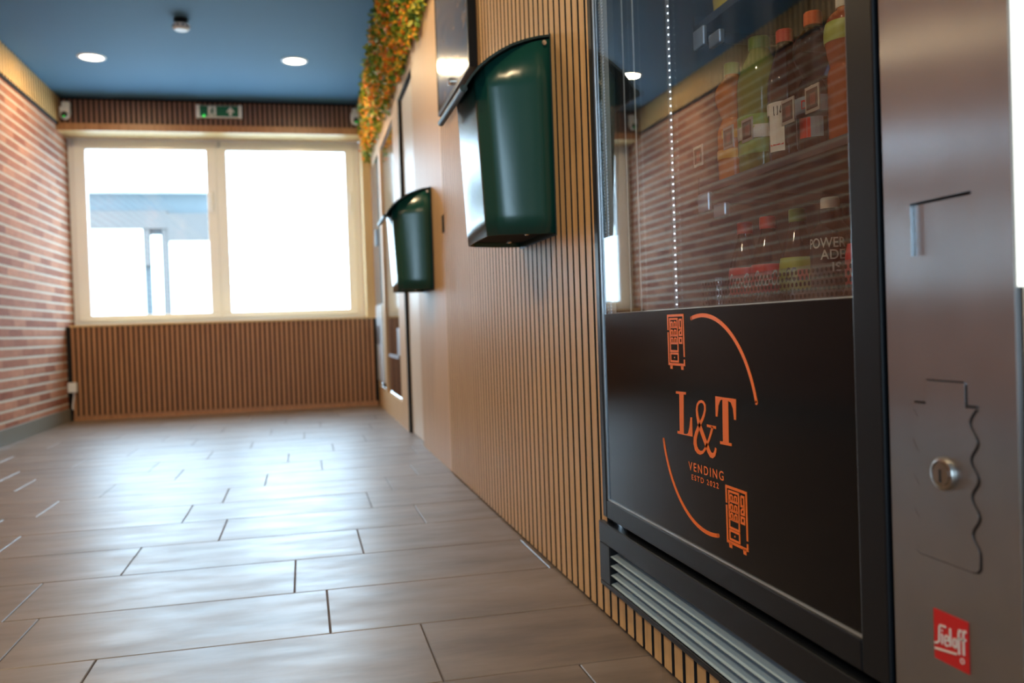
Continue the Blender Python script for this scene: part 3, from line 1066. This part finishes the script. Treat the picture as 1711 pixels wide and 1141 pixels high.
st([(.37, .275), (.20, .29), (.17, .34), (.155, .62), (.10, .67), (.02, .69)], .0018)       # tall first letter
st([(.02, .80), (.66, .715)], .0018)                                                    # underline
st([(.245, .45), (.245, .655)])
st([(.235, .385), (.265, .38)], .0019)
st([(.36, .545), (.43, .53), (.43, .46), (.375, .445), (.325, .49), (.325, .60), (.36, .645), (.43, .63)], .0016)
st([(.49, .27), (.49, .62)], .0021)
st([(.655, .435), (.59, .44), (.565, .50), (.575, .58), (.62, .60), (.655, .56)], .0016)
st([(.662, .42), (.662, .60)], .0018)
st([(.82, .22), (.755, .225), (.735, .28), (.735, .70)], .0021)
st([(.95, .20), (.885, .205), (.865, .26), (.865, .67)], .0021)
st([(.69, .395), (.94, .36)], .0018)
obj('badge_lettering', mb, M_paper, bd)
mb = MB().ribbon([B(.82 + .05 * math.cos(a), .80 + .05 * math.sin(a)) for a in [i * PI / 6 for i in range(12)]], .0006, bx0, bx1, closed=True)
obj('badge_mark', mb, M_paper, bd)

M_tag, M_tagb, M_tagr = mat('tag_white', (0.42, 0.40, 0.37), 0.5), mat('tag_brown', (0.07, 0.035, 0.025), 0.5), mat('tag_print', (0.20, 0.05, 0.03), 0.5)
# trays, price tags and light strip inside
TX0, TX1 = .205, .72
for zt, nm in ((.535, 'low'), (.843, 'mid'), (1.160, 'top')):
    mb = MB().box(TX0 + .006, TX1, .79, 1.615, zt - .010, zt - .0005)
    mb.box(TX0, TX0 + .006, .79, 1.615, zt - .014, zt + .001)
    mb.box(TX0, TX1, 1.609, 1.615, zt - .030, zt + .02)
    sf = obj('shelf', mb, M_tray, vm)
    if nm == 'low':   # perforated guard in front of the bottles
        gd = obj('guard', MB().box(TX0 - .004, TX0 - .001, .79, 1.608, zt - .013, .662), M_guard, sf)
        gb = MB()
        for r_ in range(5):
            yy = .795 + (r_ % 2) * .006
            zc = .6525 - r_ * .0095
            while yy < 1.60:
                gb.prism([(yy + .0031 * math.cos(a_ * PI / 4), zc + .0036 * math.sin(a_ * PI / 4)) for a_ in range(8)], 'x', TX0 - .0044, TX0 - .0040)
                yy += .012
        o = obj('dot_pattern', gb, M_felt, gd)
        o['kind'] = 'stuff'
    else:
        obj('tray_bracket', MB().box(TX0 - .010, TX0, 1.555, 1.60, zt - .052, zt - .015), M_alu, sf, bevel=0.003)
        obj('tray_bracket', MB().box(TX0 - .012, TX0, 1.485, 1.53, zt - .070, zt - .045), M_alu, sf, bevel=0.003)
    if nm == 'mid':
        for yq, zq in ((1.605, .905), (1.478, .914), (1.408, .912), (1.275, .912), (1.205, .914)):
            tgm = MB().box(TX0 - .004, TX0 - .002, yq - .019, yq + .019, zq - .020, zq + .020, 0)
            tgm.box(TX0 - .0046, TX0 - .004, yq - .015, yq + .015, zq - .015, zq + .015, 1)
            tgm.box(TX0 - .0050, TX0 - .0046, yq - .010, yq + .004, zq - .010, zq + .008, 2)
            obj('price_tag', tgm, [M_tag, M_tagb, M_tagr], sf)
mb = MB().box(.153, .159, 1.626, 1.6315, .24, 1.80, 0)
for q in range(110):
    z = .25 + q * .014
    mb.box(.1553, .1567, 1.6245, 1.626, z, z + .0026, 1)
obj('light_strip', mb, [M_alu, M_led], vm)
mb = MB()
for (xx, yy) in ((.055, 1.615), (.075, 1.61)):
    mb.box(xx, xx + .002, yy, yy + .004, .24, 1.80)
obj('cable_trim', mb, M_spacer, vm)

# ------------------------------------------------------------------ bottles
def pet(name, col, rough=0.06, trans=0.0):
    return mat(name, col, rough, Transmission_Weight=trans, IOR=1.4)


M_cola = pet('cola', (0.018, 0.006, 0.004))
M_fanta = pet('orange_drink', (0.42, 0.125, 0.012), 0.06)
M_apple = pet('green_drink', (0.15, 0.19, 0.03), 0.08)
M_clear = pet('clear_water', (0.92, 0.93, 0.94), 0.03, 1.0)
M_peach = pet('peach_drink', (0.30, 0.065, 0.010))
M_yellow = pet('yellow_drink', (0.58, 0.46, 0.03))
M_lime = mat('lime_label', (0.36, 0.44, 0.07), 0.4)
M_redl = mat('red_label', (0.62, 0.035, 0.03), 0.4)
M_capred = mat('red_cap', (0.60, 0.03, 0.025), 0.4)
M_caporange = mat('orange_cap', (0.75, 0.12, 0.02), 0.4)
M_capgreen = mat('green_cap', (0.10, 0.22, 0.03), 0.4)
M_capwhite = mat('white_cap', (0.75, 0.74, 0.70), 0.4)
M_bluel = mat('blue_label', (0.22, 0.30, 0.42), 0.4)
M_amberl = mat('amber_label', (0.66, 0.38, 0.04), 0.4)
M_greenl = mat('green_label', (0.20, 0.36, 0.05), 0.4)
M_dark = mat('dark_print', (0.02, 0.02, 0.02), 0.5)
M_silver = mat('silver_print', (0.62, 0.62, 0.62), 0.4)

P_wave = [(.024, 0), (.029, .004), (.0305, .02), (.0310, .085), (.0295, .102), (.0215, .120), (.0220, .126), (.0305, .150), (.0335, .165), (.0315, .180), (.021, .195), (.0138, .203), (.0135, .211)]
P_coke = [(.024, 0), (.030, .005), (.0315, .03), (.0295, .052), (.0310, .075), (.0318, .098), (.0318, .125), (.0295, .145), (.0235, .168), (.0165, .190), (.0135, .202), (.0135, .211)]
P_tall = [(.034, 0), (.041, .006), (.042, .03), (.042, .125), (.0425, .150), (.040, .175), (.031, .200), (.021, .219), (.018, .226), (.018, .231)]
P_hour = [(.024, 0), (.029, .004), (.030, .03), (.030, .095), (.028, .110), (.0255, .118), (.029, .132), (.0325, .158), (.0315, .176), (.025, .193), (.0145, .203), (.0140, .209)]
P_sport = [(.027, 0), (.032, .005), (.0325, .04), (.0305, .07), (.0325, .10), (.0325, .158), (.031, .178), (.023, .190), (.0185, .197), (.0180, .216)]


def rad(prof, h):
    for (ra, ha), (rb, hb) in zip(prof, prof[1:]):
        if ha <= h <= hb:
            return ra + (rb - ra) * (h - ha) / (hb - ha)
    return prof[-1][0]


def refine(prof, n=5):
    """smooth the outline with a Catmull-Rom curve"""
    out = []
    for i in range(len(prof) - 1):
        p0, p1, p2, p3 = prof[max(i - 1, 0)], prof[i], prof[i + 1], prof[min(i + 2, len(prof) - 1)]
        for k in range(n):
            t = k / n
            q = []
            for a, b, c, d in zip(p0, p1, p2, p3):
                q.append(.5 * (2 * b + (c - a) * t + (2 * a - 5 * b + 4 * c - d) * t * t + (3 * b - a - 3 * c + d) * t ** 3))
            out.append(tuple(q))
    return out + [prof[-1]]


def bottle(label, x, y, zt, prof, body, cap, bands=(), texts=(), rcap=.0145, hcap=.018, cat='bottle', group='drinks bottles in the machine'):
    t = thing('drink_bottle', label, cat, (x, y, zt), group)
    pr = refine(prof)
    obj('body', MB().lathe([(r, zt + h) for r, h in pr], (x, y, 0), 40), body, t, smooth=50)
    ht = prof[-1][1]
    mb = MB().lathe([(rcap, zt + ht - .004), (rcap + .0004, zt + ht), (rcap, zt + ht + hcap - .002), (rcap - .002, zt + ht + hcap)], (x, y, 0), 32)
    obj('cap', mb, cap, t, smooth=40)
    for (h0, h1, mt) in bands:
        hs = [h0 + (h1 - h0) * i / 6 for i in range(7)]
        obj('label_band', MB().lathe([(rad(pr, h) + .0006, zt + h) for h in hs], (x, y, 0), 40, caps=False), mt, t, smooth=50)
    for (body_, th, wid, h0, h1, mt, sh) in texts:
        if isinstance(body_, str):
            vs, fs = text2d(body_, sh, 0.01)
        else:
            vs, fs = body_
        mb = MB()
        pts = []
        for a, b in vs:
            hh = h0 + (h1 - h0) * b
            r = rad(pr, hh) + .0012
            an = math.radians(th) + (a - .5) * wid / r
            pts.append((x + r * math.cos(an), y + r * math.sin(an), zt + hh))
        mb.add(pts, fs)
        obj('lettering', mb, mt, t, recalc=False)
    return t


SQ = ([(0, 0), (.25, 0), (.5, 0), (.75, 0), (1, 0), (0, 1), (.25, 1), (.5, 1), (.75, 1), (1, 1)], [(0, 1, 6, 5), (1, 2, 7, 6), (2, 3, 8, 7), (3, 4, 9, 8)])
BX = .252
z2 = .843
bottle('orange drink bottle with green cap, leftmost on the middle shelf', BX, 1.553, z2, P_wave, M_fanta, M_capgreen,
       [(.045, .062, M_amberl)], [(SQ, 230, .035, .082, .098, M_amberl, 0)])
bottle('wide green drink bottle beside the orange one', BX + .008, 1.462, z2, P_tall, M_apple, M_capgreen,
       [(.035, .060, M_greenl), (.062, .085, M_paper), (.085, .104, M_greenl)], [('Y', 215, .016, .064, .083, M_lime, 0)], rcap=.019)
bottle('dark drink bottle with red cap and white label', BX, 1.362, z2, P_coke, M_cola, M_capred,
       [(.084, .103, M_paper)], [(SQ, 205, .03, .020, .084, M_paper, 0), ('UA', 215, .020, .078, .096, M_dark, 0), (SQ, 205, .026, .030, .055, M_redl, 0), (SQ, 208, .006, .062, .070, M_greenl, 0)])
bottle('clear wavy bottle with orange cap', BX, 1.276, z2, P_wave, M_clear, M_caporange,
       [(.064, .090, M_bluel)], [(SQ, 205, .020, .024, .056, M_redl, 0), (SQ, 235, .026, .024, .056, M_bluel, 0), ('D', 205, .010, .070, .084, M_red, 0)])
bottle('peach coloured bottle with lime sleeve at the right edge of the glass', BX, 1.188, z2, P_hour, M_peach, M_capwhite,
       [(.152, .182, M_lime)], [])
z1 = .535
COLA_B = [(.092, .143, M_redl)]


def cola_text(th):
    return [('Coca-Cola', th, .056, .104, .132, M_paper, .38)]


bottle('cola bottle with red cap, leftmost on the lowest shelf', BX, 1.520, z1, P_coke, M_cola, M_capred, COLA_B, cola_text(225))
bottle('cola bottle with red cap, second on the lowest shelf', BX, 1.436, z1, P_coke, M_cola, M_capred, COLA_B, cola_text(240))
bottle('cola bottle with dark green cap and lime label', BX, 1.338, z1, P_coke, M_cola, M_capgreen, [(.092, .147, M_lime)],
       [(SQ, 250, .018, .108, .126, M_redl, 0), ('CC', 215, .018, .108, .130, M_dark, 0)])
bottle('dark sports bottle with white cap and grey letters', BX, 1.243, z1, P_sport, M_cola, M_capwhite, [],
       [('POWER', 222, .062, .153, .169, M_silver, 0), ('ADE', 240, .038, .135, .150, M_silver, 0), ('IS', 250, .014, .116, .130, M_silver, 0)])
bottle('cola bottle with red label at the right edge of the lowest shelf', BX, 1.151, z1, P_coke, M_cola, M_black, [(.092, .153, M_redl)], cola_text(235))
z3 = 1.160
bottle('yellow drink bottle on the top shelf', BX - .01, 1.535, z3, P_wave, M_yellow, M_caporange, [(.02, .08, M_yellow)])
bottle('dark bottle with red label on the top shelf', BX, 1.41, z3, P_coke, M_cola, M_capred, [(.02, .075, M_redl)])

# ------------------------------------------------------------------ lit neighbour at the right edge of the picture
t = thing('lit_machine', 'bright white lit panel at the right edge beside the steel column', 'vending machine', (0.2, 0.1, 0.1))
obj('cabinet', MB().box(0.0, 0.7, -0.415, 0.5975, 0.102, 1.85), M_white, t)
obj('lit_front', MB().box(-.006, -.0005, -0.40, 0.5970, 0.60, 1.83), M_backlit, t)
